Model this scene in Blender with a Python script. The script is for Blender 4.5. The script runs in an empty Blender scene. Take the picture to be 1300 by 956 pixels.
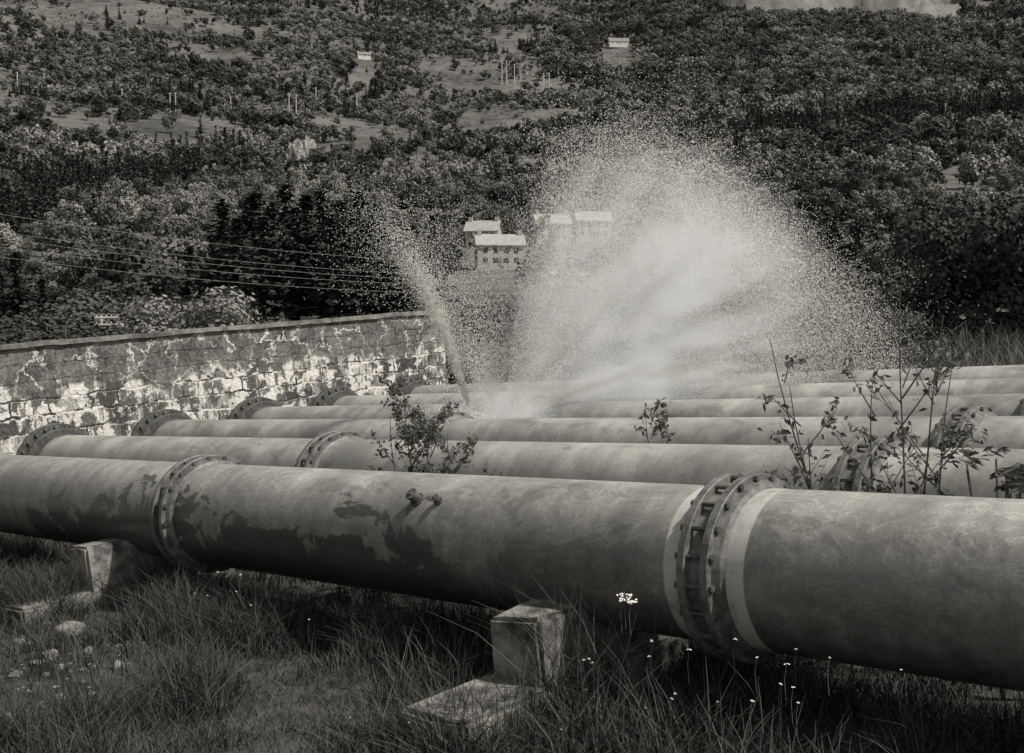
import bpy, bmesh, math, random
import numpy as np
from mathutils import Vector, Matrix, noise as mnoise
random.seed(3); R=np.random.default_rng(7)
S=bpy.context.scene
F0=1509.0; p=math.atan(78/1509.0); cp,sp=math.cos(p),math.sin(p)
def wv(x,u,f): return np.array([x, f*cp+u*sp, u*cp-f*sp])
P=wv(-1530,-60,1509); P/=np.linalg.norm(P)
Q=wv(1480,211,1509); Q-=P*P.dot(Q); Q/=np.linalg.norm(Q)
N=-np.cross(P,Q)
def W(a,b,h): return P*a+Q*b+N*h
FW=wv(0,0,1); UP=wv(0,1,0)
def px(w):
    f=w.dot(FW); return 650+F0*w[0]/f, 478-F0*w.dot(UP)/f
def a_at(x,b,h):
    lo,hi=0.5,60
    for _ in range(50):
        m=(lo+hi)/2
        if px(W(m,b,h))[0]>x: lo=m
        else: hi=m
    return lo
FR=Matrix(((-P[0],Q[0],N[0],0),(-P[1],Q[1],N[1],0),(-P[2],Q[2],N[2],0),(0,0,0,1)))  # local x=-a,y=b,z=h
# ---------- materials
TINT=(1,.962,.875)
def G(v): return (v*TINT[0], v*TINT[1], v*TINT[2], 1)
class M:
    def __init__(s,name,rough=.8,spec=.3):
        s.m=bpy.data.materials.new(name); s.m.use_nodes=True; s.t=s.m.node_tree; s.b=s.t.nodes['Principled BSDF']
        s.b.inputs['Roughness'].default_value=rough; s.b.inputs['Specular IOR Level'].default_value=spec
        s.tc=s.t.nodes.new('ShaderNodeTexCoord')
    def n(s,ty,**k):
        n=s.t.nodes.new(ty)
        for a,b in k.items(): setattr(n,a,b)
        return n
    def l(s,a,b): s.t.links.new(a,b)
    def map(s,scale=(1,1,1),loc=(0,0,0),src=None):
        m=s.n('ShaderNodeMapping'); m.inputs['Scale'].default_value=scale; m.inputs['Location'].default_value=loc
        s.l(src or s.tc.outputs['Object'],m.inputs['Vector']); return m.outputs[0]
    def noise(s,scale,detail=5,rough=.6,vec=None,dist=0):
        n=s.n('ShaderNodeTexNoise'); n.inputs['Scale'].default_value=scale; n.inputs['Detail'].default_value=detail
        n.inputs['Roughness'].default_value=rough; n.inputs['Distortion'].default_value=dist
        s.l(vec or s.tc.outputs['Object'],n.inputs['Vector']); return n.outputs['Fac']
    def mr(s,v,a,b,c=0,d=1):
        n=s.n('ShaderNodeMapRange'); n.interpolation_type='SMOOTHSTEP'
        s.l(v,n.inputs['Value'])
        for i,x in zip(('From Min','From Max','To Min','To Max'),(a,b,c,d)): n.inputs[i].default_value=x
        return n.outputs[0]
    def math(s,op,a,b=None,c=None):
        n=s.n('ShaderNodeMath',operation=op)
        for i,x in enumerate((a,b,c)):
            if x is None: continue
            if isinstance(x,(int,float)): n.inputs[i].default_value=x
            else: s.l(x,n.inputs[i])
        return n.outputs[0]
    def mixv(s,f,a,b):  # scalar mix
        n=s.n('ShaderNodeMix'); n.data_type='FLOAT'
        for i,x in zip((0,2,3),(f,a,b)):
            if isinstance(x,(int,float)): n.inputs[i].default_value=x
            else: s.l(x,n.inputs[i])
        return n.outputs[0]
    def col(s,v):
        c=s.n('ShaderNodeCombineColor')
        for i,k in enumerate(TINT): s.l(s.math('MULTIPLY',v,k),c.inputs[i])
        s.l(c.outputs[0],s.b.inputs['Base Color']); return c.outputs[0]
    def bump(s,h,st=.3,d=.02):
        b=s.n('ShaderNodeBump'); b.inputs['Strength'].default_value=st; b.inputs['Distance'].default_value=d
        s.l(h,b.inputs['Height']); s.l(b.outputs[0],s.b.inputs['Normal'])
    def xyz(s):
        n=s.n('ShaderNodeSeparateXYZ'); s.l(s.tc.outputs['Object'],n.inputs[0]); return n.outputs
def simple(name,v0,v1,scale,rough=.85,bump=.3,bd=.02,spec=.3):
    m=M(name,rough,spec); n=m.noise(scale,7,.65); n2=m.noise(scale*.23,4,.6)
    m.col(m.mr(m.math('ADD',m.math('MULTIPLY',n,.6),m.math('MULTIPLY',n2,.4)),.35,.65,v0,v1)); m.bump(n,bump,bd); return m.m
def pipe_mat(name,first,joints=(),x85=-14.3,off=0.0):
    m=M(name,.42,.6); x,y,z=m.xyz()
    o3=(off*7.3,off*1.7,off*3.1)
    n1=m.noise(1.1,6,.62,vec=m.map((1,1,1),o3)); st=m.noise(1,7,.7,vec=m.map((2.6,.55,.55),o3),dist=.35); sp_=m.noise(110,3,.7); n3=m.noise(7,8,.72,vec=m.map((1,1,1),o3))
    pat=m.noise(1,8,.7,vec=m.map((.9,1.5,1.5),(off*5+2,1,4)),dist=.8)
    v=m.mr(n1,.3,.7,.135,.215) if first else m.mr(n1,.3,.7,.14,.24)
    v=m.math('MULTIPLY',v,m.mr(st,.35,.65,.86,1.12))
    v=m.math('MULTIPLY',v,m.mr(n3,.3,.7,.84,1.14))
    v=m.math('MULTIPLY',v,m.mr(pat,.56,.6,1,.74))
    v=m.math('MULTIPLY',v,m.mr(sp_,.3,.7,.82,1.14))
    # crown lightened in the colour to imitate light and sheen on top, grime underneath
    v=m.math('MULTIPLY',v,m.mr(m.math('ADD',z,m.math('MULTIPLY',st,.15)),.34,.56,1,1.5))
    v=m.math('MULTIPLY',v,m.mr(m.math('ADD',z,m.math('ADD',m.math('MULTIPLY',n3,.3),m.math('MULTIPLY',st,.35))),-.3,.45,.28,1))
    rough=m.mr(n3,.3,.7,.28,.44)
    if first:
        ed=m.noise(1,8,.66,vec=m.map((1.3,1.6,1.6),(3.1,0,0)),dist=.5)
        t=m.math('ADD',ed,m.math('MULTIPLY',z,-.40))
        k=m.mr(t,.455,.48)
        rng=m.math('MULTIPLY',m.mr(m.math('ADD',x,m.math('MULTIPLY',n1,.5)),x85,x85+.12),m.mr(m.math('ADD',x,m.math('MULTIPLY',n1,2.5)),-5.6,-4.6,1,0))
        k=m.math('MULTIPLY',k,rng)
        v=m.mixv(m.math('MULTIPLY',k,.85),v,.03)
        rough=m.mixv(k,rough,.28)
        sc=m.noise(1,4,.6,vec=m.map((2.0,3.2,3.2),(0,5,0)),dist=2.5)
        kk=m.math('MULTIPLY',m.mr(sc,.49,.52),m.mr(sc,.52,.56,1,0))
        v=m.math('MULTIPLY',v,m.math('ADD',1,m.math('MULTIPLY',kk,.3)))
    for (c,w,s_) in joints:
        d=m.math('ABSOLUTE',m.math('SUBTRACT',m.math('ADD',x,m.math('MULTIPLY',n1,.05)),c))
        k=m.math('MULTIPLY',m.mr(d,w-.015,w,1,0),m.mr(m.math('ADD',m.math('MULTIPLY',n3,.6),m.math('MULTIPLY',n1,.4)),.36,.52,.3,1))
        v=m.mixv(m.math('MULTIPLY',k,s_),v,.5)
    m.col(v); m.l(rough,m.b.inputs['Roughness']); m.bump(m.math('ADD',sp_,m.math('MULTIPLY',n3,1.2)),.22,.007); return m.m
def leaf_mat(name,v0,v1,rnd=True,tr=0,big=False):
    m=M(name,.75,.08)
    oi=m.n('ShaderNodeObjectInfo'); g=m.n('ShaderNodeNewGeometry')
    r=m.math('ADD',m.math('MULTIPLY',oi.outputs['Random'],.7 if rnd else 0),m.math('MULTIPLY',g.outputs['Random Per Island'],.3 if rnd else 1))
    v=m.mr(r,0,1,v0,v1)
    if big: v=m.math('MULTIPLY',v,m.mr(m.noise(.011,4,.6,vec=g.outputs['Position']),.36,.62,.5,1.7))
    c=m.col(v)
    if tr:
        tb=m.n('ShaderNodeBsdfTranslucent'); m.l(c,tb.inputs[0]); mx=m.n('ShaderNodeMixShader'); mx.inputs[0].default_value=tr
        out=m.t.nodes['Material Output']; m.l(m.b.outputs[0],mx.inputs[1]); m.l(tb.outputs[0],mx.inputs[2]); m.l(mx.outputs[0],out.inputs[0])
    return m.m
# ---------- mesh helpers
def link(o): S.collection.objects.link(o); return o
def mesh_np(name,V,Fc,mats=(),smooth=False,mi=None):
    V=np.asarray(V,dtype=np.float32); Fc=np.asarray(Fc,dtype=np.int32)
    me=bpy.data.meshes.new(name); me.vertices.add(len(V)); me.vertices.foreach_set('co',V.ravel())
    k=Fc.shape[1]; me.loops.add(Fc.size); me.loops.foreach_set('vertex_index',Fc.ravel())
    me.polygons.add(len(Fc)); me.polygons.foreach_set('loop_start',np.arange(0,Fc.size,k,dtype=np.int32))
    if mi is not None: me.polygons.foreach_set('material_index',np.asarray(mi,dtype=np.int32))
    me.polygons.foreach_set('use_smooth',np.full(len(Fc),smooth))
    me.update(calc_edges=True); me.validate()
    for m in mats: me.materials.append(m)
    return me
class Quads:
    def __init__(s): s.V=[];s.F=[];s.I=[];s.n=0
    def add(s,V,Fc,i=0):
        V=np.asarray(V,float).reshape(-1,3); Fc=np.asarray(Fc).reshape(-1,4)
        s.V.append(V); s.F.append(Fc+s.n); s.I.append(np.full(len(Fc),i)); s.n+=len(V)
    def tube(s,pts,rad,k=6,i=0):
        pts=np.asarray(pts,float); rad=np.broadcast_to(rad,(len(pts),))
        d=np.gradient(pts,axis=0); d/=np.linalg.norm(d,axis=1)[:,None]+1e-9
        ref=np.array([.31,.87,.12]); u=np.cross(d,ref); u/=np.linalg.norm(u,axis=1)[:,None]+1e-9; v=np.cross(d,u)
        an=np.arange(k)*2*math.pi/k
        V=pts[:,None]+rad[:,None,None]*(u[:,None]*np.cos(an)[None,:,None]+v[:,None]*np.sin(an)[None,:,None])
        Fc=[[j*k+q,j*k+(q+1)%k,(j+1)*k+(q+1)%k,(j+1)*k+q] for j in range(len(pts)-1) for q in range(k)]
        s.add(V,Fc,i)
    def cards(s,C,Nn,sx,sy,i=0,T=None,diamond=False):
        C=np.asarray(C,float); n=len(C); Nn=Nn/(np.linalg.norm(Nn,axis=1)[:,None]+1e-9)
        if T is None: T=R.normal(size=(n,3))
        u=np.cross(Nn,T); u/=np.linalg.norm(u,axis=1)[:,None]+1e-9; v=np.cross(Nn,u)
        sx=np.broadcast_to(sx,(n,))[:,None]; sy=np.broadcast_to(sy,(n,))[:,None]
        if diamond: V=np.stack([C-v*sy,C+u*sx+Nn*sx*.3-v*sy*.1,C+v*sy,C-u*sx+Nn*sx*.3-v*sy*.1],1)
        else:
            V=np.stack([C-u*sx-v*sy,C+u*sx*.8-v*sy*1.1,C+u*sx+v*sy*.7,C-u*sx*.6+v*sy],1)
        s.add(V,np.arange(4*n).reshape(n,4),i)
    def mesh(s,name,mats,smooth=False):
        return mesh_np(name,np.concatenate(s.V),np.concatenate(s.F),mats,smooth,np.concatenate(s.I))
def obj(name,me,parent=None,mat=None,matrix=None):
    o=link(bpy.data.objects.new(name,me))
    if mat: me.materials.append(mat)
    if matrix is not None: o.matrix_world=matrix
    if parent: o.parent=parent
    return o
def box_into(bm,x0,x1,y0,y1,z0,z1,bev=0,jit=0):
    vs=[bm.verts.new((x+random.uniform(-jit,jit),y+random.uniform(-jit,jit),z+random.uniform(-jit,jit))) for x in (x0,x1) for y in (y0,y1) for z in (z0,z1)]
    fs=[bm.faces.new([vs[i] for i in f]) for f in ((0,1,3,2),(4,6,7,5),(0,4,5,1),(2,3,7,6),(0,2,6,4),(1,5,7,3))]
    if bev:
        es=list({e for f in fs for e in f.edges}); bmesh.ops.bevel(bm,geom=es,offset=bev,segments=2,affect='EDGES')
def bm_obj(name,bm,mat,parent=None,matrix=None,smooth=False):
    bmesh.ops.recalc_face_normals(bm,faces=bm.faces)
    me=bpy.data.meshes.new(name); bm.to_mesh(me); bm.free()
    if smooth: me.polygons.foreach_set('use_smooth',[True]*len(me.polygons))
    return obj(name,me,parent,mat,matrix)
def empty(name,matrix=None):
    o=link(bpy.data.objects.new(name,None)); o.empty_display_size=.2
    if matrix is not None: o.matrix_world=matrix
    return o
# ---------- noise / terrain
def vn(x,y,s=0):
    x=np.asarray(x,float); y=np.asarray(y,float)
    xi=np.floor(x); yi=np.floor(y); fx=x-xi; fy=y-yi; fx=fx*fx*(3-2*fx); fy=fy*fy*(3-2*fy)
    h=lambda a,b: np.modf(np.abs(np.sin(a*127.1+b*311.7+s*74.7)*43758.5453))[0]
    return (h(xi,yi)*(1-fx)+h(xi+1,yi)*fx)*(1-fy)+(h(xi,yi+1)*(1-fx)+h(xi+1,yi+1)*fx)*fy
def fbm(x,y,s=0,o=4):
    t=0;a=.5;f=1
    for i in range(o): t=t+a*vn(x*f,y*f,s+i*13); a*=.5; f*=2.03
    return t/(1-.5**o)
sm=lambda v,a,b: (lambda t: t*t*(3-2*t))(np.clip((v-a)/(b-a),0,1))
PR=np.array([0,60,100,160,250,400,600,1000,1600,2300,6500.]); PZ=np.array([-3,-4.5,-5,0,12,38,84,195,405,640,2300.])
def T(x,y):
    x=np.asarray(x,float); y=np.asarray(y,float)
    r=np.hypot(x,y); u=x/np.maximum(y,.1*r+1e-6)
    near=-2.6+.09*30*np.tanh(x/30)+ .12*(fbm(x*.9,y*.9,2)-.5)+.05*(fbm(x*4,y*4,5)-.5)
    notch=sm(u,.12,.2)*(1-sm(u,.36,.42))
    rc=2400-1000*notch
    r2=np.minimum(r,rc)
    z=np.interp(r2,PR,PZ)
    z=z+sm(r,150,800)*r2*.05*(fbm(x/260+3,y/260,11,3)-.5)+sm(r,60,300)*4*(fbm(x/40,y/40,21)-.5)
    z=z-np.clip(r-rc,0,800)*.12
    z=np.where(r>3300,np.maximum(z,(r-3300)*.62*(.6+.8*fbm(x/400,y/400,31,6))),z)
    hillf=sm(y/np.maximum(r,1e-6),-.5,.3)
    z=z*hillf+(-3)*(1-hillf)
    k=sm(r,30,60)
    return near*(1-k)+z*k
def hit(X,Y):
    d=wv(X-650,478-Y,F0); d/=d[1]
    ys=np.geomspace(60,5000,4000); zt=T(d[0]*ys,ys); k=np.argmax(zt>=d[2]*ys)
    y=ys[k]; return np.array([d[0]*y,y,zt[k]])
rr=np.concatenate([[0.4],np.geomspace(1,6500,330)]); NA=520
an=np.concatenate([np.linspace(-.62,.62,360,endpoint=False),np.linspace(.62,2*math.pi-.62,NA-360,endpoint=False)])
AA,RRg=np.meshgrid(an,rr); X=RRg*np.sin(AA); Y=RRg*np.cos(AA); Z=T(X,Y)
V=np.stack([X,Y,Z],-1).reshape(-1,3); ii=np.arange(len(rr)-1)[:,None]*NA; jj=np.arange(NA)[None]; j2=(jj+1)%NA
Fq=np.stack([ii+jj,ii+j2,ii+NA+j2,ii+NA+jj],-1).reshape(-1,4)[:, ::-1]
gm=M('terrain_soil_and_moor',.95,.1)
gx=gm.xyz(); dist=gm.math('POWER',gm.math('ADD',gm.math('MULTIPLY',gx[0],gx[0]),gm.math('MULTIPLY',gx[1],gx[1])),.5)
nn=gm.noise(6,8,.7); nn2=gm.noise(.8,5,.6)
nearv=gm.mr(gm.math('ADD',gm.math('MULTIPLY',nn,.5),gm.math('MULTIPLY',nn2,.5)),.35,.65,.02,.08)
f1=gm.noise(.012,10,.7); f2=gm.noise(.09,8,.8); f3=gm.noise(.5,3,.7)
farv=gm.math('ADD',gm.math('MULTIPLY',f1,.45),gm.math('ADD',gm.math('MULTIPLY',f2,.35),gm.math('MULTIPLY',f3,.2)))
farv=gm.mr(farv,.4,.6,.045,.14)
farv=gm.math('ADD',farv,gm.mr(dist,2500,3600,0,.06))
gm.col(gm.mixv(gm.mr(dist,40,120),nearv,farv))
gm.bump(gm.math('ADD',nn,gm.math('MULTIPLY',f3,1.0)),.6,.06)
terr=obj('terrain',mesh_np('terrain',V,Fq,[gm.m],True))
# ---------- pipes
HC=-1.71; RP=.5
PB=[6.24,8.04,9.9,11.7,13.45,15.3]
AW=18.0
JX=[[266,950],[434,1122],[572,1236],[692,],[805,],[893,]]
joint_m=simple('joint_iron',.05,.17,14,.5,.5,.01,.4)
dark_iron=simple('dark_bolted_iron',.035,.1,18,.6,.4,.01,.4)
def lathe(bm,prof,seg=96):
    rings=[]
    for (x,r) in prof:
        rings.append([bm.verts.new((x,r*math.sin(2*math.pi*k/seg),r*math.cos(2*math.pi*k/seg))) for k in range(seg)])
    for A,B in zip(rings,rings[1:]):
        for k in range(seg): bm.faces.new([A[k],A[(k+1)%seg],B[(k+1)%seg],B[k]])
def hexbolts(bm,x0,x1,rad,n,r,ph=0,k=6):
    for i in range(n):
        t=2*math.pi*(i+ph)/n; cy,cz=rad*math.sin(t),rad*math.cos(t)
        A=[bm.verts.new((x0,cy+r*math.cos(q*2*math.pi/k+t),cz+r*math.sin(q*2*math.pi/k+t))) for q in range(k)]
        B=[bm.verts.new((x1,v.co.y,v.co.z)) for v in A]
        bm.faces.new(A); bm.faces.new(B)
        for q in range(k): bm.faces.new([A[q],A[(q+1)%k],B[(q+1)%k],B[q]])
for i,b in enumerate(PB):
    mt=FR.copy(); w=W(0,b,HC); mt.translation=Vector(w)
    par=empty('water_pipe',mt)
    ja=[a_at(x,b,HC) for x in JX[i]]
    step=ja[0]-ja[1] if len(ja)>1 else 6.7
    jall=list(ja)+[ja[-1]-step] 
    if i>2: jall.append(ja[-1]-2*step)
    bm=bmesh.new(); xs=np.linspace(-18.3,16,140)
    lathe(bm,[(x,RP) for x in xs],96)
    joints=[(-ja[-1]+.03,.3,.85)] if i==0 else []
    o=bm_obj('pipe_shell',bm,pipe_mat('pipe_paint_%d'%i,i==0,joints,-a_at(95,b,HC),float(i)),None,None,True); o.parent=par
    for c in jall:
        bm=bmesh.new()
        x=-c
        lathe(bm,[(x-.165,RP+.002),(x-.16,.53),(x-.13,.535),(x-.128,.582),(x-.122,.59),(x-.075,.59),(x-.07,.582),(x-.068,.535),(x-.03,.53),(x+.03,.53),(x+.038,.535),(x+.04,.582),(x+.046,.59),(x+.096,.59),(x+.102,.582),(x+.104,.55),(x+.15,.53),(x+.17,RP+.002)])
        o=bm_obj('joint_collar',bm,joint_m,None,None,False); o.parent=par
        bm=bmesh.new(); hexbolts(bm,x-.15,x+.125,.562,20,.015); hexbolts(bm,x+.103,x+.122,.562,20,.024); hexbolts(bm,x-.147,x-.129,.562,20,.024)
        o=bm_obj('joint_bolts',bm,dark_iron); o.parent=par
    bm=bmesh.new(); x=-AW
    lathe(bm,[(x-.05,.68),(x+.09,.68),(x+.1,.67),(x+.1,.58),(x+.2,.56),(x+.22,.6),(x+.27,.6),(x+.275,.59),(x+.275,.53),(x+.4,RP+.002)])
    o=bm_obj('wall_flange',bm,dark_iron); o.parent=par
    bm=bmesh.new(); hexbolts(bm,x+.1,x+.135,.63,24,.03); o=bm_obj('wall_flange_bolts',bm,joint_m); o.parent=par
    if i==0:
        for X_,rs,hh in ((529,.045,.075),(556,.028,.04)):
            aa=a_at(X_,b-.36,HC+.33); t=math.radians(-44)
            bm=bmesh.new(); dirv=Vector((0,math.sin(t),math.cos(t)))
            mm=dirv.to_track_quat('Z','Y').to_matrix().to_4x4()
            for r1,r2,dp,off in ((rs*1.35,rs*1.3,.02,.505),(rs,rs*.95,hh,.5+hh/2),(rs*1.12,rs*1.12,.018,.505+hh),(rs*.5,rs*.45,.02,.52+hh)):
                bmesh.ops.create_cone(bm,cap_ends=True,segments=14 if r1>rs*.6 else 6,radius1=r1,radius2=r2,depth=dp,matrix=Matrix.Translation(dirv*off)@mm)
            bmesh.ops.translate(bm,verts=bm.verts,vec=(-aa,0,0))
            o=bm_obj('valve_stub',bm,dark_iron); o.parent=par
# ---------- concrete piers
conc=simple('weathered_concrete',.05,.28,7,.95,.9,.03,.1)
for ap in (5.5,11.75,-.8):
    par=empty('concrete_pier',FR)
    bm=bmesh.new()
    box_into(bm,-ap-.24,-ap+.24,5.36,6.6,-3.1,-1.97,.03,.02); bmesh.ops.subdivide_edges(bm,edges=bm.edges,cuts=3)
    for v in bm.verts: v.co+=Vector(mnoise.noise_vector(v.co*5))*.025+Vector(mnoise.noise_vector(v.co*14))*.014
    bm_obj('saddle_block',bm,conc,par)
    bm=bmesh.new(); box_into(bm,-ap-.3,-ap+.3,4.6,7.0,-3.1,-2.4,.03,.02); bmesh.ops.subdivide_edges(bm,edges=bm.edges,cuts=3)
    for v in bm.verts: v.co+=Vector(mnoise.noise_vector(v.co*4))*.03+Vector(mnoise.noise_vector(v.co*12))*.015
    bm_obj('footing_slab',bm,conc,par)
    bm=bmesh.new()
    for b in PB[1:]: box_into(bm,-ap-.2,-ap+.2,b-.5,b+.5,-3.1,-2.0,.02,.01)
    bm_obj('rear_saddles',bm,conc,par)
# ---------- wall
wm=M('lime_stained_masonry',.92,.15); x,y,z=wm.xyz()
cv=wm.n('ShaderNodeCombineXYZ'); wm.l(y,cv.inputs[0]); wm.l(z,cv.inputs[1])
dn=wm.n('ShaderNodeTexNoise'); dn.inputs['Scale'].default_value=2.6; dn.inputs['Detail'].default_value=7; dn.inputs['Roughness'].default_value=.65; wm.l(cv.outputs[0],dn.inputs['Vector'])
def warp(k):
    va=wm.n('ShaderNodeVectorMath',operation='MULTIPLY_ADD'); wm.l(dn.outputs['Color'],va.inputs[0]); va.inputs[1].default_value=(k,k,0); wm.l(cv.outputs[0],va.inputs[2]); return va.outputs[0]
bk=wm.n('ShaderNodeTexBrick'); bk.inputs['Scale'].default_value=1; bk.inputs['Brick Width'].default_value=.58; bk.inputs['Row Height'].default_value=.26; bk.inputs['Mortar Size'].default_value=.02; bk.inputs['Mortar Smooth'].default_value=.5; bk.offset_frequency=2; bk.offset=.43
bk.inputs['Color1'].default_value=(0,0,0,1); bk.inputs['Color2'].default_value=(1,1,1,1); bk.inputs['Mortar'].default_value=(.5,.5,.5,1)
wm.l(warp(.22),bk.inputs['Vector'])
vo=wm.n('ShaderNodeTexVoronoi',feature='DISTANCE_TO_EDGE'); vo.inputs['Scale'].default_value=1.7; wm.l(warp(1.0),vo.inputs['Vector'])
big=wm.noise(.9,5,.6); fine=wm.noise(16,8,.78); mid=wm.noise(3.1,8,.72); mid2=wm.noise(2.1,6,.7,vec=wm.map((1,1,1),(7,3,9))); strk=wm.noise(1,7,.7,vec=wm.map((1,6,.7)))
crack=wm.math('MULTIPLY',wm.mr(vo.outputs['Distance'],.008,.026,1,0),wm.mr(mid2,.42,.5))
upper=wm.mr(wm.math('ADD',wm.math('MULTIPLY',fine,.5),wm.math('MULTIPLY',mid,.5)),.38,.62,.05,.24)
upper=wm.mixv(wm.math('MULTIPLY',crack,.95),upper,.75)
stone=wm.mixv(bk.outputs['Color'],.2,.6); stone=wm.math('MULTIPLY',stone,wm.mr(fine,.3,.7,.55,1.35))
stain=wm.mr(wm.math('ADD',wm.math('MULTIPLY',strk,.5),wm.math('MULTIPLY',mid2,.5)),.49,.56)
stone=wm.mixv(stain,wm.math('MULTIPLY',stone,.3),stone)
limen=wm.math('ADD',wm.math('MULTIPLY',mid,.62),wm.math('ADD',wm.math('MULTIPLY',strk,.2),wm.math('MULTIPLY',bk.outputs['Fac'],.17)))
lime=wm.mr(limen,.415,.44)
stone=wm.mixv(wm.math('MULTIPLY',lime,.9),stone,wm.mr(fine,.3,.7,.6,.88))
dj=wm.math('MULTIPLY',wm.mr(bk.outputs['Fac'],.45,.9),wm.mr(mid2,.54,.48))
stone=wm.mixv(dj,stone,.05)
t=wm.math('ADD',z,wm.math('MULTIPLY',wm.math('SUBTRACT',big,.5),1.4))
v=wm.mixv(wm.mr(t,-.55,-.43),stone,upper)
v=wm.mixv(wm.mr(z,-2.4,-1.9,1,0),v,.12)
wm.col(v); wm.bump(wm.math('ADD',wm.math('ADD',fine,wm.math('MULTIPLY',mid,2)),wm.math('MULTIPLY',bk.outputs['Fac'],-.8)),.8,.04)
par=empty('masonry_wall',FR)
def wallgrid(name,x0,x1,y0,y1,z0,z1,mat,amp,seg=.12):
    bm=bmesh.new(); box_into(bm,x0,x1,y0,y1,z0,z1)
    ny=int((y1-y0)/seg)
    for k in range(1,ny):
        bmesh.ops.bisect_plane(bm,geom=bm.verts[:]+bm.edges[:]+bm.faces[:],plane_co=(0,y0+(y1-y0)*k/ny,0),plane_no=(0,1,0))
    nz=max(1,int((z1-z0)/.3))
    for k in range(1,nz):
        bmesh.ops.bisect_plane(bm,geom=bm.verts[:]+bm.edges[:]+bm.faces[:],plane_co=(0,0,z0+(z1-z0)*k/nz),plane_no=(0,0,1))
    for v in bm.verts:
        n=mnoise.noise_vector(v.co*1.7)+mnoise.noise_vector(v.co*6)*.5; v.co+=Vector((n.x*amp,0,n.z*amp))
    o=bm_obj(name,bm,mat); o.parent=par; return o
wallgrid('wall_face',-AW-.5,-AW,1.0,16.35,-3.4,.17,wm.m,.022)
wallgrid('coping',-AW-.55,-AW+.05,.98,16.38,.175,.255,simple('coping_stone',.07,.24,6,.9,.8,.03),.022)
# ---------- leafy things
leafFar=leaf_mat('hill_foliage',.035,.17,True,0,True)
leafCon=leaf_mat('spruce_needles',.022,.045)
leafConF=leaf_mat('far_spruce_needles',.03,.08)
leafNear=leaf_mat('sapling_leaves',.05,.16,False,.3)
leafTree=leaf_mat('tree_foliage',.045,.10,True)
leafPale=leaf_mat('pale_foliage',.14,.24,False)
bark=simple('bark',.05,.12,9,.9)
grassm=leaf_mat('grass_blades',.018,.10,False)
def broadleaf(name,n,H,Rc,ls,seed,lobes=13,mat=None,trunk=True,up=.55,low=.06):
    rg=np.random.default_rng(seed); q=Quads()
    C=rg.normal(size=(lobes,3)); C/=np.linalg.norm(C,axis=1)[:,None]; C*=rg.uniform(.35,.85,(lobes,1)); C*=np.array([Rc,Rc,H*.4]); C[:,2]+=H*up
    lr=rg.uniform(.22,.48,lobes)*Rc
    k=rg.integers(0,lobes,n); d=rg.normal(size=(n,3)); d[:,2]+=.35; d/=np.linalg.norm(d,axis=1)[:,None]
    pos=C[k]+d*lr[k][:,None]*rg.uniform(.5,1.12,(n,1))*np.array([1,1,.85])
    pos[:,2]=np.maximum(pos[:,2],H*low*rg.uniform(.3,2.5,n))
    if trunk:
        q.tube([[0,0,-1],[.1,0,H*.3],[0,.15,H*.7]],[H*.02,H*.016,H*.006],6,1)
        for c in C: q.tube([[0,0,H*.2+rg.uniform(0,.2)*H],(c*.5+np.array([0,0,H*.2])),c],[H*.009,H*.006,H*.002],4,1)
    q.cards(pos,d+rg.normal(size=(n,3))*.38,ls*rg.uniform(.5,1.3,n),ls*rg.uniform(.5,1.3,n))
    return q.mesh(name,[mat or leafFar,bark])
def spruce(name,H,n,Rb,seed,mat=None,cs=1):
    rg=np.random.default_rng(seed); q=Quads(); q.tube([[0,0,-1],[0,0,H*.5],[0,0,H*.99]],[H*.014,H*.009,.02],6,1)
    for j in range(n):
        t=(rg.uniform(0,1))**1.25; zc=H*(.05+.93*t); L=Rb*(1-t)**.85*rg.uniform(.6,1.12)+.15; az=rg.uniform(0,6.283); d=np.array([math.cos(az),math.sin(az),0]); m=max(2,int(L*3.2/cs))
        s_=np.linspace(.15,1,m); pts=np.array([0,0,zc])+d*L*s_[:,None]; pts[:,2]+=-.32*L*s_**1.3+.12*L*s_**3
        pts+=rg.normal(size=pts.shape)*.07
        nn_=np.tile([0,0,1.],(m,1))+rg.normal(size=(m,3))*.5
        q.cards(pts,nn_,cs*.24*(1.15-s_*.5)*max(.5,L/2),cs*.32*(1.1-s_*.4),T=np.tile(d,(m,1))+rg.normal(size=(m,3))*.3)
    return q.mesh(name,[mat or leafCon,bark])
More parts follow.
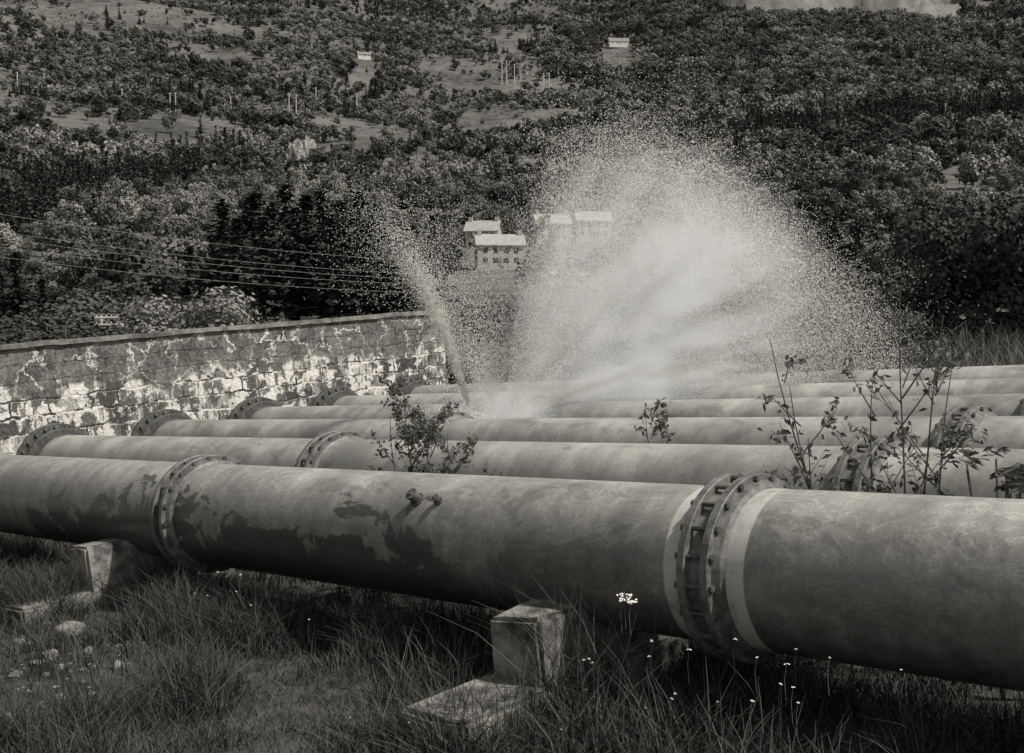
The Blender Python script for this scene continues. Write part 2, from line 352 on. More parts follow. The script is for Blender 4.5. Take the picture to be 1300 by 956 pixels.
def scatter(name,protos,pts,sc,rz,idx):
    coll=bpy.data.collections.new(name+'_kinds')
    for o in protos: coll.objects.link(o)
    me=bpy.data.meshes.new(name); me.vertices.add(len(pts)); me.vertices.foreach_set('co',np.asarray(pts,np.float32).ravel()); me.update()
    a=me.attributes.new('scl','FLOAT_VECTOR','POINT'); a.data.foreach_set('vector',np.asarray(sc,np.float32).ravel())
    r=np.zeros((len(pts),3),np.float32); r[:,2]=rz; a=me.attributes.new('rotv','FLOAT_VECTOR','POINT'); a.data.foreach_set('vector',r.ravel())
    a=me.attributes.new('idx','INT','POINT'); a.data.foreach_set('value',np.asarray(idx,np.int32))
    o=obj(name,me); ng=bpy.data.node_groups.new(name,'GeometryNodeTree')
    ng.interface.new_socket('Geometry',in_out='INPUT',socket_type='NodeSocketGeometry'); ng.interface.new_socket('Geometry',in_out='OUTPUT',socket_type='NodeSocketGeometry')
    gi=ng.nodes.new('NodeGroupInput'); go=ng.nodes.new('NodeGroupOutput'); ci=ng.nodes.new('GeometryNodeCollectionInfo'); io=ng.nodes.new('GeometryNodeInstanceOnPoints')
    ci.inputs['Collection'].default_value=coll; ci.inputs['Separate Children'].default_value=True; ci.inputs['Reset Children'].default_value=True
    def na(n,t):
        k=ng.nodes.new('GeometryNodeInputNamedAttribute'); k.data_type=t; k.inputs['Name'].default_value=n
        return [s for s in k.outputs if s.enabled and s.name=='Attribute'][0]
    L=ng.links.new; L(gi.outputs[0],io.inputs['Points']); L(ci.outputs[0],io.inputs['Instance']); io.inputs['Pick Instance'].default_value=True
    L(na('idx','INT'),io.inputs['Instance Index']); L(na('rotv','FLOAT_VECTOR'),io.inputs['Rotation']); L(na('scl','FLOAT_VECTOR'),io.inputs['Scale']); L(io.outputs[0],go.inputs[0])
    md=o.modifiers.new('scatter','NODES'); md.node_group=ng; return o
# houses
HOUSES=[(785,52,20,5,.1),(462,67,12,3.5,.3),(634,324,9,4.6,.15),(614,303,7,4.4,-.2),(700,292,8,4.5,.2),(752,288,8,4.6,.1)]
hp=[hit(h[0],h[1]+(8 if h[1]<100 else 18)) for h in HOUSES]
white=simple('white_render',.5,.7,3,.9,.1,.01); slate=simple('slate_roof',.12,.25,5,.5,.3,.01); glass=M('window_glass',.15,.5); glass.b.inputs['Base Color'].default_value=G(.03)
slateL=simple('pale_roof_sheet',.22,.36,5,.7,.2,.01); wall2=simple('grey_render',.28,.42,3,.9,.1,.01)
for k,(h,q_) in enumerate(zip(HOUSES,hp)):
    L,H,rot=h[2],h[3]*.62,h[4]; D=L*.5 if L>8 else 5
    if L<12: H=4.3
    par=empty('cottage',Matrix.Translation(Vector(q_)+Vector((0,0,.3 if k>1 else 1.6)))@Matrix.Rotation(rot,4,'Z'))
    def ch(name,bm,mt):
        o=bm_obj(name,bm,mt); o.parent=par
    bm=bmesh.new(); rh=D*.42
    vs=[bm.verts.new(c) for c in [(-L/2,-D/2,-3),(L/2,-D/2,-3),(L/2,D/2,-3),(-L/2,D/2,-3),(-L/2,-D/2,H),(L/2,-D/2,H),(L/2,D/2,H),(-L/2,D/2,H),(-L/2,0,H+rh),(L/2,0,H+rh)]]
    for f in ((0,1,5,4),(2,3,7,6),(1,2,6,9,5),(3,0,4,8,7)): bm.faces.new([vs[i] for i in f])
    ch('walls',bm,white if k<2 else wall2)
    bm=bmesh.new(); e=.35
    for s_ in (-1,1):
        ys=s_*(D/2+e); zs=H-rh*e/(D/2)+.06
        c=[(-L/2-e,ys,zs),(L/2+e,ys,zs),(L/2+e,0,H+rh+.06),(-L/2-e,0,H+rh+.06)]
        lo=[bm.verts.new(v) for v in c]; hi=[bm.verts.new((v[0],v[1],v[2]+.18)) for v in c]
        bm.faces.new(lo); bm.faces.new(hi)
        for i in range(4): bm.faces.new([lo[i],lo[(i+1)%4],hi[(i+1)%4],hi[i]])
    ch('roof',bm,slateL if 2<=k<=8 else slate)
    bm=bmesh.new()
    for xx in (-L*.33,-L*.12,L*.12,L*.33):
        box_into(bm,xx-.45,xx+.45,-D/2-.04,-D/2+.02,.9,1.8)
        if L<12: box_into(bm,xx-.45,xx+.45,-D/2-.04,-D/2+.02,2.7,3.7)
    ch('windows',bm,glass.m)
    bm=bmesh.new(); box_into(bm,-.5,.5,-D/2-.05,-D/2+.02,-.1,2.0); ch('door',bm,slate)
    bm=bmesh.new()
    for xx in (-L/2+.6,L/2-.6): box_into(bm,xx-.4,xx+.4,-.4,.4,H+rh-.5,H+rh+1.0)
    ch('chimneys',bm,wall2)
# pale rock outcrop on the hillside
ro=hit(378,214); bm=bmesh.new()
for (dx,dy,dz,sx,sy,sz) in ((0,0,4,3.6,2.5,8),(4,1.5,6,3,2.2,7),(-3.5,.5,2,2.4,2,5)):
    g=bmesh.ops.create_icosphere(bm,subdivisions=5,radius=1)
    for v in g['verts']:
        d_=v.co.copy(); f=1+.45*mnoise.noise(d_*1.6+Vector((dx,3,0)))+.25*mnoise.noise(d_*4)+.12*mnoise.noise(d_*11)
        v.co=Vector((dx+d_.x*sx*f,dy+d_.y*sy*f,dz+d_.z*sz*f))
bm_obj('rock_outcrop',bm,simple('pale_rock',.12,.48,.6,.9,.9,.3),None,Matrix.Translation(Vector(ro)))
# hillside woodland
nC=70000
az=R.uniform(-.6,.6,nC); r=120+(2250-120)*R.uniform(0,1,nC)**(1/1.55)
x=r*np.sin(az); y=r*np.cos(az); z=T(x,y)
ppx=650+F0*x/y/cp; ppy=400-F0*z/y
nz=fbm(x/130,y/130,41,4); nz2=fbm(x/35,y/35,51,3)
left=1-sm(ppx+200*(fbm(x/150,y/150,8)-.5),620,780)
openz=left*sm(ppy,-30,10)*(1-sm(ppy+90*(nz-.5),155,195))
cl2=nz*.6+nz2*.4
den=np.where(openz>.5, np.where(cl2>.525,.95,np.where(cl2>.46,.3,.07)), np.where(cl2<.38,.2,.99))
den=np.where((ppy<60)&(left>.5)&(nz>.5),.8,den)
keep=R.uniform(0,1,nC)<den
for (h0,h2),q_ in zip([(h[0],h[2]) for h in HOUSES]+[(378,9)],hp+[ro]):
    rh=math.hypot(q_[0],q_[1]); ah=math.atan2(q_[0],q_[1]); w=(h2*.55+3.5)/rh
    keep&=~((np.abs(az-ah)<w)&(r>rh-(110 if rh<600 else 150))&(r<rh+8)&(R.uniform(0,1,nC)<(.985 if h0!=378 else .88)))
x,y,z,r,nz,ppx,ppy,openz=[v[keep] for v in (x,y,z,r,nz,ppx,ppy,openz)]
n=len(x); small=(R.uniform(0,1,n)<.5)&(openz>.5)
s=R.uniform(.45,1.2,n)*(1+.15*sm(r,700,1800)); s=np.where(small,s*R.uniform(.35,.7,n),s)
idx=R.integers(0,4,n); con=(fbm(x/60,y/60,77,3)>.67)|(R.uniform(0,1,n)<.03); idx=np.where(con,R.integers(4,6,n),idx)
idx=np.where((r<380)&~con,R.integers(6,9,n),idx)
protos=[]
for k in range(4): protos.append(bpy.data.objects.new('wood_%d_broadleaf'%k,broadleaf('broadleaf_far_%d'%k,520,9.5,4.1,.42,100+k)))
for k in range(2): protos.append(bpy.data.objects.new('wood_%d_conifer'%(4+k),spruce('conifer_far_%d'%k,11,110,2.6,200+k,leafConF,1.7)))
for k in range(3): protos.append(bpy.data.objects.new('wood_%d_fine'%(6+k),broadleaf('broadleaf_fine_%d'%k,2600,9.5,4.1,.19,120+k,18)))
sc=np.stack([s*R.uniform(.85,1.2,n),s*R.uniform(.85,1.2,n),s*R.uniform(.75,1.2,n)],1)
scatter('hillside_woodland',protos,np.stack([x,y,z-.4],1),sc,R.uniform(0,6.28,n),idx)
print('trees',n)
nC=60000; az=R.uniform(-.5,.5,nC); r=250+1900*R.uniform(0,1,nC)**.7; x=r*np.sin(az); y=r*np.cos(az)
m_=fbm(x/25,y/25,61,3)>.5; x,y,r=x[m_],y[m_],r[m_]; n=len(x); s=R.uniform(.06,.2,n)*(1+r/2500)
pr=[bpy.data.objects.new('scrub_0',broadleaf('scrub_mesh',110,9,5,.8,300,8,None,False,.35))]
scatter('hillside_scrub',pr,np.stack([x,y,T(x,y)-.2],1),np.stack([s,s,s*.5],1),R.uniform(0,6.28,n),np.zeros(n))
# spruces, mid distance
sp_m=[spruce('spruce_%d'%k,14,420,3.2,400+k) for k in range(3)]
def place(name,me,X_,Ytop,dist,H0,wf=1,rot=None):
    d=wv(X_-650,478-Ytop,F0); d=d/d[1]*dist; zt=d[2]; zb=float(T(d[0],dist))-.3
    s=(zt-zb)/H0; o=obj(name,me); o.location=(d[0],dist,zb); o.scale=(s*wf,s*wf,s); o.rotation_euler=(0,0,random.uniform(0,6.28) if rot is None else rot); return o
for X_,Yt,D_ in ((282,252,96),(300,275,88),(322,240,100),(345,252,92),(362,230,104),(388,245,95),(408,238,102),(432,252,90),(455,242,99),(478,258,94),(500,272,100),(522,285,92),(20,318,88),(-12,300,96),(52,352,92),(545,318,105),(268,292,108),(240,312,112),(312,262,108),(335,270,84),(376,262,86),(420,268,84),(466,275,86),(505,300,86)):
    place('spruce_tree',sp_m[random.randrange(3)],X_,Yt,D_,13.9,1.35)
bl_m=[broadleaf('broadleaf_mid_%d'%k,9000,9.5,4.2,.12,500+k,26,leafTree,True,.5,.03) for k in range(3)]
pale=broadleaf('broadleaf_pale',9000,9.5,4.4,.11,520,24,leafPale,True,.5,.03)
for X_,Yt,D_ in ((80,372,70),(120,362,80),(165,352,85),(205,362,74),(285,385,66),(330,380,70),(-40,350,80),(380,384,72),(430,382,75),(480,378,80),(530,372,84),(575,360,90),(640,372,95),(700,352,100),(770,350,92),(830,345,100),(890,350,88),(950,340,90),(1010,332,84),(1060,350,72),(1100,342,66),(1150,350,60),(560,352,120),(600,362,110),(30,385,72),(610,400,55),(660,405,58),(720,400,56),(790,402,55),(860,398,57),(930,402,54),(990,400,52),(1050,398,50)):
    place('broadleaf_tree',bl_m[random.randrange(3)],X_,Yt,D_,9.6,random.uniform(1.2,1.7) if Yt<390 else 2.4)
place('broadleaf_tree',pale,243,350,64,9.6,1.25)
big_m=[broadleaf('broadleaf_big_%d'%k,26000,11,4.4,.085,600+k,44,leafTree,True,.52,.03) for k in range(2)]
for X_,Yt,D_,w_ in ((1290,178,50,.95),(1222,205,56,.75),(1365,160,52,1),(1180,300,54,.9),(1120,372,48,1.2),(1450,190,48,1)):
    place('alder_tree',big_m[random.randrange(2)],X_,Yt,D_,11,w_)
# ---------- grass
def blades(name,x,y,hgt,wid,lean=.5,zoff=0,mat=None,z=None):
    n=len(x); z=T(x,y) if z is None else z; wid=np.broadcast_to(wid,(n,)); hgt=np.broadcast_to(hgt,(n,))
    base=np.stack([x,y,z-.03],1); a=R.uniform(0,6.283,n); d=np.stack([np.cos(a),np.sin(a),np.zeros(n)],1)
    a2=R.uniform(0,6.283,n); sd=np.stack([np.cos(a2),np.sin(a2),np.zeros(n)],1)
    ln=R.uniform(.1,1,n)*lean; Vv=[]
    for t in (0,.4,.75,1):
        c=base+d*(hgt*ln*t**2)[:,None]; c[:,2]+=hgt*(t-.28*ln*t**2); w=wid*(1-t**1.5)+.0006
        Vv+= [c-sd*w[:,None],c+sd*w[:,None]]
    V=np.stack(Vv,1); b=np.arange(n)[:,None]*8
    Fc=np.concatenate([b+np.array([[2*k,2*k+1,2*k+3,2*k+2]]) for k in range(3)],0)
    return obj(name,mesh_np(name,V.reshape(-1,3),Fc,[mat or grassm]))
n=240000; a_=R.uniform(-1,18,n); b_=R.uniform(1.2,6.8,n)
xy=a_[:,None]*P[None]+b_[:,None]*Q[None]+N[None]*-2.6; x,y=xy[:,0],xy[:,1]
cl=fbm(x*1.3,y*1.3,91,3); dirt=np.hypot((x+4.0)/1.2,(y-9.2)/1.1)<1+1.2*(cl-.5)
k=(y>3.5)&(R.uniform(0,1,n)<sm(cl,.2,.5)*.7+.3)&(~dirt|(R.uniform(0,1,n)<.1))
x,y,cl=x[k],y[k],cl[k]
blades('foreground_grass',x,y,(.1+.38*sm(cl,.35,.75))*R.uniform(.4,1.35,len(x)),.0033*R.uniform(.6,1.5,len(x)),1.1)
n=80000; a_=R.uniform(-8,17.8,n); b_=R.uniform(6.6,16,n); xy=a_[:,None]*P+b_[:,None]*Q+N*-2.6; x,y=xy[:,0],xy[:,1]
k=fbm(x,y,95,3)>.42; x,y=x[k],y[k]
blades('grass_between_pipes',x,y,.38*R.uniform(.4,1.2,len(x)),.007,.8)
n=80000; a_=R.uniform(-14,17,n); b_=16.2+R.uniform(0,1,n)**1.3*16; xy=a_[:,None]*P+b_[:,None]*Q+N*-2.6; x,y=xy[:,0],xy[:,1]
cl=fbm(x*.5,y*.5,97,3)
blades('bank_grass',x,y,(.5+.9*sm(cl,.35,.7))*R.uniform(.5,1.2,n),.012,.7,mat=leaf_mat('dry_bank_grass',.05,.17,False))
def tuft(name,X_,b,n,h,spread):
    a=a_at(X_,b,-2.5); c=W(a,b,-2.6); x=c[0]+R.normal(size=n)*spread; y=c[1]+R.normal(size=n)*spread
    blades(name,x,y,h*R.uniform(.35,1.15,n),.004,.85)
for t_ in ((742,5.45,320,1.0,.18),(700,5.2,120,.6,.15),(800,5.2,240,.55,.2),(870,5.1,260,.55,.22),(960,4.9,300,.5,.25),(1040,4.8,240,.45,.25),(560,5.5,220,.5,.2),(470,5.4,200,.4,.2),(330,5.4,250,.5,.25),(245,5.4,250,.5,.22),(60,5.6,250,.45,.2),(1250,4.6,200,.35,.25)):
    tuft('grass_tuft',*t_)
# flowers
petal=simple('white_petals',.6,.8,30,.8,.1,.005)
q=Quads(); st=Quads()
def flower(w,r,stem=.2):
    k=8 if r<.02 else 26; c=w+R.normal(size=(k,3))*r*np.array([.6,.6,.25]); e_=r*.4 if r<.02 else .006; q.cards(c,np.tile([0,-.6,1.],(k,1))+R.normal(size=(k,3))*.5,e_,e_)
    st.tube([w-np.array([0,0,stem]),w-np.array([.01,0,stem*.4]),w],[.0025,.002,.0015],4)
for X_,Y_,b,rr_ in [(795,757,5.4,.04),(790,762,5.4,.025),(801,764,5.4,.025)]+[(random.uniform(740,1040),random.uniform(800,900),0,.008) for _ in range(18)]+[(random.uniform(190,420),random.uniform(725,790),0,.007) for _ in range(9)]+[(random.uniform(100,1200),random.uniform(800,940),0,.005) for _ in range(10)]:
    d=wv(X_-650,478-Y_,F0); 
    if b: t_=b/d.dot(Q)
    else: t_=-2.38/(d.dot(N)); t_=min(t_,5.4/max(d.dot(Q),.1))
    flower(d*t_,rr_)
obj('wild_flowers',q.mesh('wild_flowers',[petal])); obj('flower_stems',st.mesh('flower_stems',[grassm]))
# stones
rock=simple('field_stone',.08,.24,8,.9,.8,.02)
bm=bmesh.new()
def stone(bm,c,r):
    g=bmesh.ops.create_icosphere(bm,subdivisions=3,radius=1); o_=Vector((random.uniform(0,50),0,0)); sx,sy,sz=random.uniform(.8,1.3),random.uniform(.8,1.2),random.uniform(.45,.8)
    for v in g['verts']:
        d=v.co.copy(); f=1+.5*mnoise.noise(d*1.3+o_)+.16*mnoise.noise(d*4+o_); v.co=Vector(c)+Vector((d.x*sx,d.y*sy,d.z*sz))*f*r
def ground_at(X_,Y_):
    d=wv(X_-650,478-Y_,F0); w=d*(-2.6/d.dot(N)); return np.array([w[0],w[1],float(T(w[0],w[1]))])
for X_,Y_,r_ in ((92,808,.15),(62,838,.08),(45,844,.05),(112,832,.06),(75,850,.055),(140,815,.08),(25,818,.05),(60,797,.035),(150,852,.06),(20,860,.06)): stone(bm,ground_at(X_,Y_)+np.array([0,0,r_*.2]),r_)
for _ in range(90):
    w=ground_at(random.gauss(80,50),random.uniform(795,930)); stone(bm,w,random.uniform(.008,.03))
bm_obj('scattered_stones',bm,rock,smooth=True)
# ---------- saplings
def sapling(name,X_,b,Ytop,lean,nl,ls,branches=6,spread=.35,base=-2.6,bare=0,Xtop=None,thick=.012):
    a=a_at(X_,b,-2.0); c=W(a,b,base); q=Quads()
    d=wv((Xtop or X_)-650,478-Ytop,F0); top=d*(c[1]/d[1]); H=top-c
    main=np.array([c+H*t+np.array([math.sin(t*5)*.05,math.cos(t*4)*.05,0]) for t in np.linspace(0,1,9)])
    q.tube(main,np.linspace(thick,.003,9),5,1); tips=[(main,1)]
    for k in range(branches):
        t=random.uniform(.2,.92); st_=c+H*t; az=random.uniform(0,6.28); L=spread*(1.1-t*.6)*random.uniform(.6,1.3)
        dv=np.array([math.cos(az),math.sin(az),random.uniform(.5,1.5)]); pt=np.array([st_+dv*L*s_+np.array([0,0,.12*L*s_*s_]) for s_ in np.linspace(0,1,6)]); q.tube(pt,np.linspace(thick*.5,.002,6),4,1); tips.append((pt,.8))
        for _ in range(2):
            j=random.randint(2,4); az2=az+random.uniform(-1.2,1.2); dv2=np.array([math.cos(az2),math.sin(az2),random.uniform(.2,1.2)]); pt2=np.array([pt[j]+dv2*L*.5*s_ for s_ in np.linspace(0,1,5)]); q.tube(pt2,np.linspace(.003,.0015,5),3,1); tips.append((pt2,.6))
    C=[];D=[]
    for _ in range(nl):
        pt,_w=random.choice(tips); s_=random.uniform(.25 if _w<1 else .4,1)*(len(pt)-1); j=min(int(s_),len(pt)-2); w=pt[j]+(pt[j+1]-pt[j])*(s_-j)
        C.append(w+R.normal(size=3)*ls*.7); D.append(R.normal(size=3)*.7+np.array([0,-.6,1]))
    if nl: q.cards(C,np.array(D),ls*.45*R.uniform(.6,1.2,nl),ls*R.uniform(.6,1.2,nl),0,diamond=True)
    return obj(name,q.mesh(name,[leafNear,bark]))
sapling('leafy_shrub',520,7.15,495,0,900,.034,15,.42)
sapling('leafy_shrub',545,7.1,515,0,900,.032,16,.42)
sapling('leafy_shrub',502,7.2,530,0,520,.032,11,.38)
sapling('leafy_shrub',575,7.1,550,0,380,.032,10,.38)
sapling('leafy_shrub',825,9.0,512,0,170,.036,7,.3)
sapling('leafy_shrub',845,9.0,530,0,130,.036,7,.26)
sapling('willow_sapling',1062,7.15,430,0,190,.036,10,.36,Xtop=985)
sapling('willow_sapling',1050,7.1,490,0,170,.036,10,.38,Xtop=1010)
sapling('willow_sapling',1125,7.15,368,0,190,.035,12,.42,Xtop=1150)
sapling('willow_sapling',1118,7.1,400,0,170,.035,12,.42,Xtop=1205)
sapling('willow_sapling',1080,7.2,480,0,190,.036,9,.4,Xtop=1115)
sapling('willow_sapling',1140,7.2,470,0,150,.036,8,.35,Xtop=1215)
sapling('birch_sapling',858,14.4,362,0,60,.05,18,.55,thick=.035)
def rhodo(X_,b):
    a=a_at(X_,b,-1.8); c=W(a,b,-2.6); q=Quads()
    for k in range(7):
        az=random.uniform(0,6.28); L=random.uniform(.05,.3); tip=c+np.array([math.cos(az)*L,math.sin(az)*L,random.uniform(1.2,1.5)])
        q.tube([c,(c+tip)/2+np.array([0,0,.05]),tip],[.012,.009,.006],5,1)
        m=11; an_=np.arange(m)*2.4; dv=np.stack([np.cos(an_),np.sin(an_),R.uniform(-.1,1.6,m)],1); dv/=np.linalg.norm(dv,axis=1)[:,None]
        nn_=np.cross(dv,np.cross([0,0,1.],dv))+R.normal(size=(m,3))*.25; q.cards(tip+dv*.075,nn_,.017,.07,0,T=np.cross(nn_,dv),diamond=True)
    obj('rhododendron',q.mesh('rhododendron',[leafNear,bark]))
rhodo(1262,7.05); rhodo(1292,7.1)
# ---------- poles
wood=simple('pole_timber',.35,.55,8,.8)
def pole(name,w,H,th,arm=0,hf=0):
    q=Quads()
    if hf:
        for s_ in (-hf,hf): q.tube([w+np.array([s_,0,-1]),w+np.array([s_,0,H])],[th,th*.8],6)
        q.tube([w+np.array([-hf*1.9,0,H-.4]),w+np.array([hf*1.9,0,H-.4])],[th*.8,th*.8],5)
    else:
        q.tube([w+np.array([0,0,-1]),w+np.array([0,0,H])],[th,th*.8],6)
        q.tube([w+np.array([-.9,0,H-.5]),w+np.array([.9,0,H-.5])],[th*.5,th*.5],5)
    obj(name,q.mesh(name,[wood]))
for X_,Y_,hh,hf in ((22,110,7,0),(37,112,7,0),(56,112,7,0),(113,129,7,0),(122,130,7,0),(155,132,7,0),(166,132,7,0),(216,140,9,0),(223,140,9,0),(285,147,9,0),(293,145,9,0),(367,145,11,0),(376,145,11,0),(401,135,10,0),(453,142,10,0),(637,108,14,0),(643,108,14,0),(653,106,10,0),(661,118,10,0),(690,120,12,0),(697,120,12,0),(1108,186,7,2.5),(1200,150,7,0),(1010,175,7,0)):
    w=hit(X_,Y_); pole('power_pole',w,(hh+4)*w[1]/900,.36*w[1]/900*1.3,0,hf)
d=wv(128-650,478-401,F0); d=d/d[1]*72; zb=float(T(d[0],72)); par=empty('telegraph_pole')
q=Quads(); q.tube([[d[0],72,zb-1],[d[0],72,d[2]]],[.14,.11],8); o=obj('post',q.mesh('post',[wood]),par)
for dz in (.12,.55):
    q=Quads(); q.tube([[d[0]-.3,71.8,d[2]-dz],[d[0]+1.15,71.8,d[2]-dz+.02]],[.06,.06],6)
    for xx in (-.2,.1,.4,.7,1.05): q.tube([[d[0]+xx,71.8,d[2]-dz],[d[0]+xx,71.8,d[2]-dz+.2]],[.045,.03],6)
    obj('crossarm',q.mesh('crossarm',[wood]),par)
wire=simple('wire_steel',.2,.3,3,.5)
q=Quads()
for (x0,y0,x1,y1) in ((-60,285,760,352),(-60,293,760,358),(-60,305,760,362),(-60,262,760,338),(-60,318,760,372)):
    A=wv(x0-650,478-y0,F0); A=A/A[1]*62; B=wv(x1-650,478-y1,F0); B=B/B[1]*78
    t=np.linspace(0,1,30)[:,None]; pts=A+(B-A)*t; pts[:,2]-=1.6*(4*t*(1-t))[:,0]*.5; q.tube(pts,.006,4)
obj('overhead_wires',q.mesh('overhead_wires',[wire]))
# ---------- water spray (ballistic droplets)
EU=np.array([.95,.3,0]); EU/=np.linalg.norm(EU); EN=np.array([-EU[1],EU[0],0])
def drops(src,ths,spd,tt,thick,size):
    n=len(ths); g=9.81
    vx=spd*np.cos(ths); vz=spd*np.sin(ths)
    k=.12; dr=(1-np.exp(-k*tt))/k
    pos=src+EU*(vx*dr)[:,None]; pos[:,2]+=vz*dr-.5*g*tt**2*(1-.1*tt)
    pos+=EN*(R.normal(size=n)*thick*(.05+tt))[:,None]; pos+=R.normal(size=(n,3))*(.012+.085*tt)[:,None]
    vel=EU*vx[:,None]; vel[:,2]+=vz-g*tt; vel/=np.linalg.norm(vel,axis=1)[:,None]+1e-9
    return pos,vel,size
def build(groups):
    pos=np.concatenate([g[0] for g in groups]); vel=np.concatenate([g[1] for g in groups]); sz=np.concatenate([g[2] for g in groups])
    gz=T(pos[:,0],pos[:,1]); k=pos[:,2]>gz; pos,vel,sz=pos[k],vel[k],sz[k]; n=len(pos)
    u=np.cross(vel,R.normal(size=(n,3))); u/=np.linalg.norm(u,axis=1)[:,None]; v=np.cross(vel,u); s=sz[:,None]
    V=np.stack([pos-vel*s*2.2,pos+u*s,pos+(-.5*u+.87*v)*s,pos+(-.5*u-.87*v)*s,pos+vel*s*1.2],1).reshape(-1,3)
    b=np.arange(n)[:,None]*5
    Fc=np.concatenate([b+np.array([f]) for f in ((0,2,1),(0,3,2),(0,1,3),(4,1,2),(4,2,3),(4,3,1))])
    print('drops',n); return V,Fc
wmat=M('white_water',.3,.5); wmat.b.inputs['Base Color'].default_value=(.98,.965,.92,1)
tb=wmat.n('ShaderNodeBsdfTranslucent'); tb.inputs[0].default_value=(.98,.965,.92,1); mx=wmat.n('ShaderNodeMixShader'); mx.inputs[0].default_value=.45
wmat.l(wmat.b.outputs[0],mx.inputs[1]); wmat.l(tb.outputs[0],mx.inputs[2]); wmat.l(mx.outputs[0],wmat.t.nodes['Material Output'].inputs[0])
b0=10.8; src=W(a_at(640,b0,-1.35),b0,-1.35)
n=260000
NJ=90; jet=R.uniform(20,84,NJ); jetw=R.uniform(.2,1,NJ)**2; jetw/=jetw.sum()
th=np.where(R.uniform(0,1,n)<.6, jet[R.choice(NJ,n,p=jetw)]+R.normal(size=n)*.5, R.triangular(25,58,84,n))
spd=np.interp(th,[15,30,45,60,70,77,84],[6.7,7.6,8.1,8.7,9.1,9.2,8.7])*(1-.13*np.abs(R.normal(size=n)))
tt=R.uniform(0,1,n)**.8*np.interp(th,[20,45,60,78],[.95,1.3,1.45,1.2])
g1=drops(src,np.radians(th),spd,tt,.2,R.uniform(.0022,.005,n)*np.where(R.uniform(0,1,n)<.03,1.8,1))
n=9000; th=R.uniform(40,88,n); spd=np.interp(th,[40,60,77,92],[8.3,9,9.7,9.2])*R.uniform(.75,1.05,n); g2=drops(src,np.radians(th),spd,R.uniform(.3,1.5,n),.4,R.uniform(.003,.007,n))
n=22000; th=R.normal(size=n)*1.8+31; g3=drops(src+np.array([.1,0,-.05]),np.radians(th),7.5*R.uniform(.9,1.02,n),R.uniform(0,.8,n)**.8,.1,R.uniform(.003,.006,n))
s2=W(a_at(600,b0,-1.3),b0,-1.35); n=17000; th=R.normal(size=n)*1.7+106; g4=drops(s2,np.radians(th),R.uniform(6.8,8.2,n),np.abs(R.normal(size=n))*.27,.07,R.uniform(.003,.005,n))
n=4500; th=R.normal(size=n)*5+103; g5=drops(s2,np.radians(th),R.uniform(6,8.3,n),R.uniform(.1,.9,n),.25,R.uniform(.003,.006,n))
n=30000; th=R.uniform(72,108,n); g6=drops((src+s2)/2,np.radians(th),R.uniform(3,7.8,n),R.uniform(0,1,n)**1.5*.8,.2,R.uniform(.003,.005,n))
n=18000; c=(src*.6+s2*.4); pos=c+np.array([1,.3,.09])*R.normal(size=n)[:,None]*.4; pos[:,2]+=np.abs(R.normal(size=n))*.2-.2; pos[:,1]+=R.normal(size=n)*.15
g7=(pos,np.tile([.3,0,.95],(n,1)),R.uniform(.003,.007,n))
Vd,Fd=build([g1,g2,g3,g4,g5,g6,g7])
spray=empty('water_spray')
obj('droplets',mesh_np('droplets',Vd,Fd,[wmat.m],True),spray)
# fine mist: a scattering volume with an added glow around the fan, local frame u (along fan), n (thickness), z up, origin at the leak
mm=Matrix(((EU[0],EN[0],0,src[0]),(EU[1],EN[1],0,src[1]),(0,0,1,src[2]),(0,0,0,1)))
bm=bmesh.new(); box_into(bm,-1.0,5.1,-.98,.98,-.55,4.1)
vm=bpy.data.materials.new('water_mist'); vm.use_nodes=True
mo=M.__new__(M); mo.m=vm; mo.t=vm.node_tree; mo.tc=mo.t.nodes.new('ShaderNodeTexCoord'); mo.t.nodes.remove(mo.t.nodes['Principled BSDF'])
ux,uy,uz=mo.xyz()
def ell(cu,cz,ru,rz,rn,i0,i1):
    a=mo.math('POWER',mo.math('ABSOLUTE',mo.math('DIVIDE',mo.math('SUBTRACT',ux,cu),ru)),2); b_=mo.math('POWER',mo.math('ABSOLUTE',mo.math('DIVIDE',mo.math('SUBTRACT',uz,cz),rz)),2); c_=mo.math('POWER',mo.math('ABSOLUTE',mo.math('DIVIDE',uy,rn)),2)
    return mo.mr(mo.math('ADD',mo.math('ADD',a,b_),c_),i0,i1,1,0)
angn=mo.math('ARCTAN2',uz,ux); cxy=mo.n('ShaderNodeCombineXYZ'); mo.l(mo.math('MULTIPLY',angn,16.0),cxy.inputs[0]); rad=mo.math('POWER',mo.math('ADD',mo.math('MULTIPLY',ux,ux),mo.math('MULTIPLY',uz,uz)),.5); mo.l(mo.math('MULTIPLY',rad,.45),cxy.inputs[1])
stn=mo.noise(1.0,3,.6,vec=cxy.outputs[0]); puff=mo.noise(1.6,3,.6)
mod=mo.math('MULTIPLY',mo.mr(stn,.38,.62,.35,1.55),mo.mr(puff,.3,.65,.5,1.3))
main=ell(2.05,1.5,2.9,2.4,.95,.0,1.0)
base=ell(.0,.05,.8,.6,.6,.1,1.0)
lowj=ell(1.7,.8,1.9,.8,.6,.1,1.0)
dens=mo.math('ADD',mo.math('MULTIPLY',main,.72),mo.math('ADD',mo.math('MULTIPLY',base,1.3),mo.math('MULTIPLY',lowj,.45)))
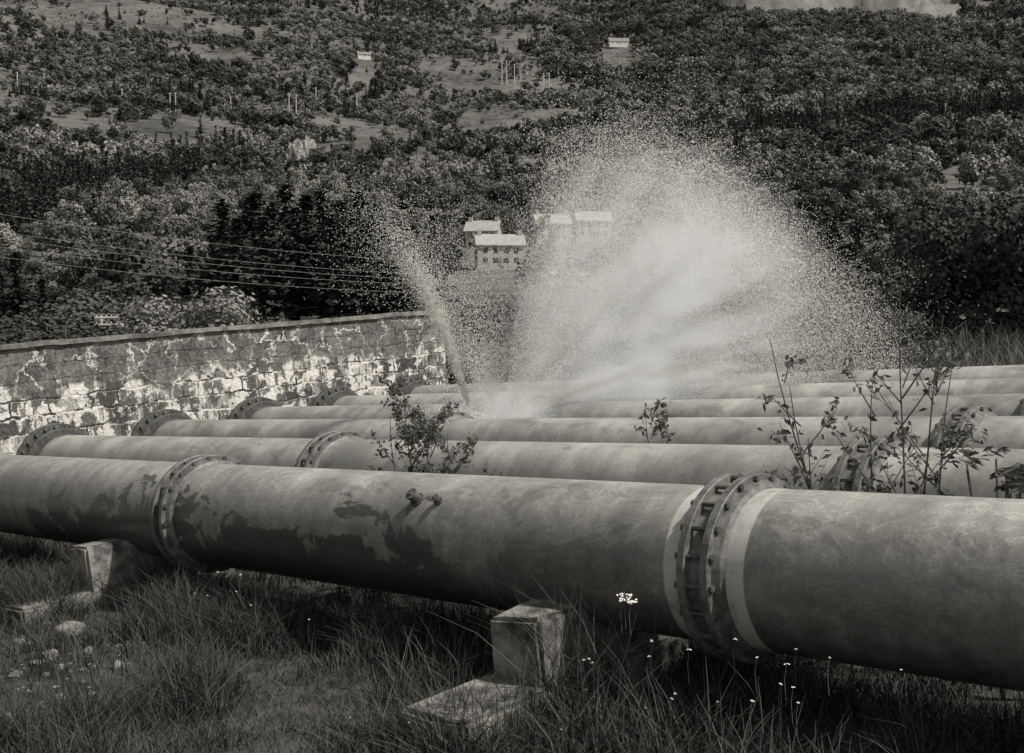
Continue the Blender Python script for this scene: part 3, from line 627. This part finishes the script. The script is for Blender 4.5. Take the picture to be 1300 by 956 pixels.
left=mo.mr(mo.math('ADD',ux,mo.math('MULTIPLY',uz,-.2)),-.25,.2)
dens=mo.math('MULTIPLY',dens,mo.math('MAXIMUM',left,base)); dens=mo.math('MULTIPLY',dens,mod)
vs_=mo.n('ShaderNodeVolumeScatter'); vs_.inputs['Color'].default_value=(1,.98,.93,1); mo.l(dens,vs_.inputs['Density']); vs_.inputs['Anisotropy'].default_value=-.1
# added emission: mist glows in place of daylight scattered many times between the droplets (Cycles follows only one volume bounce by default)
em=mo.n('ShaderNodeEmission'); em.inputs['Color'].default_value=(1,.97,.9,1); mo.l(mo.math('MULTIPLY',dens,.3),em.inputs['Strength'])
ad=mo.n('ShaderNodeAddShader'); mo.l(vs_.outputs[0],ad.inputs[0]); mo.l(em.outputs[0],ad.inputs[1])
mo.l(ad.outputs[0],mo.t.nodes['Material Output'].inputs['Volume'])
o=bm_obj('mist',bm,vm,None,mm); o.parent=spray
# ---------- light, world, camera
sd=Vector((.6,-.27,1.0)).normalized(); el=math.asin(sd.z); rot=math.atan2(sd.x,sd.y)
w=bpy.data.worlds.new("World"); S.world=w; w.use_nodes=True; nt=w.node_tree
sky=nt.nodes.new('ShaderNodeTexSky'); sky.sky_type='NISHITA'; sky.sun_disc=False; sky.sun_elevation=el; sky.sun_rotation=rot
bw=nt.nodes.new('ShaderNodeRGBToBW'); nt.links.new(sky.outputs[0],bw.inputs[0]); nt.links.new(bw.outputs[0],nt.nodes['Background'].inputs[0]); nt.nodes['Background'].inputs[1].default_value=.15
l=bpy.data.lights.new('sun','SUN'); l.energy=5; l.angle=math.radians(2); l.color=(1,.975,.925); lo=link(bpy.data.objects.new('sun',l)); lo.rotation_euler=sd.to_track_quat('Z','Y').to_euler()
cam=bpy.data.cameras.new('camera'); cam.sensor_width=36; cam.lens=F0/1300*36; cam.clip_end=20000; cam.clip_start=.05
co=link(bpy.data.objects.new('camera',cam)); co.rotation_euler=(math.pi/2-p,0,0); S.camera=co
S.view_settings.view_transform='Standard'; S.view_settings.look='None'; S.view_settings.exposure=0
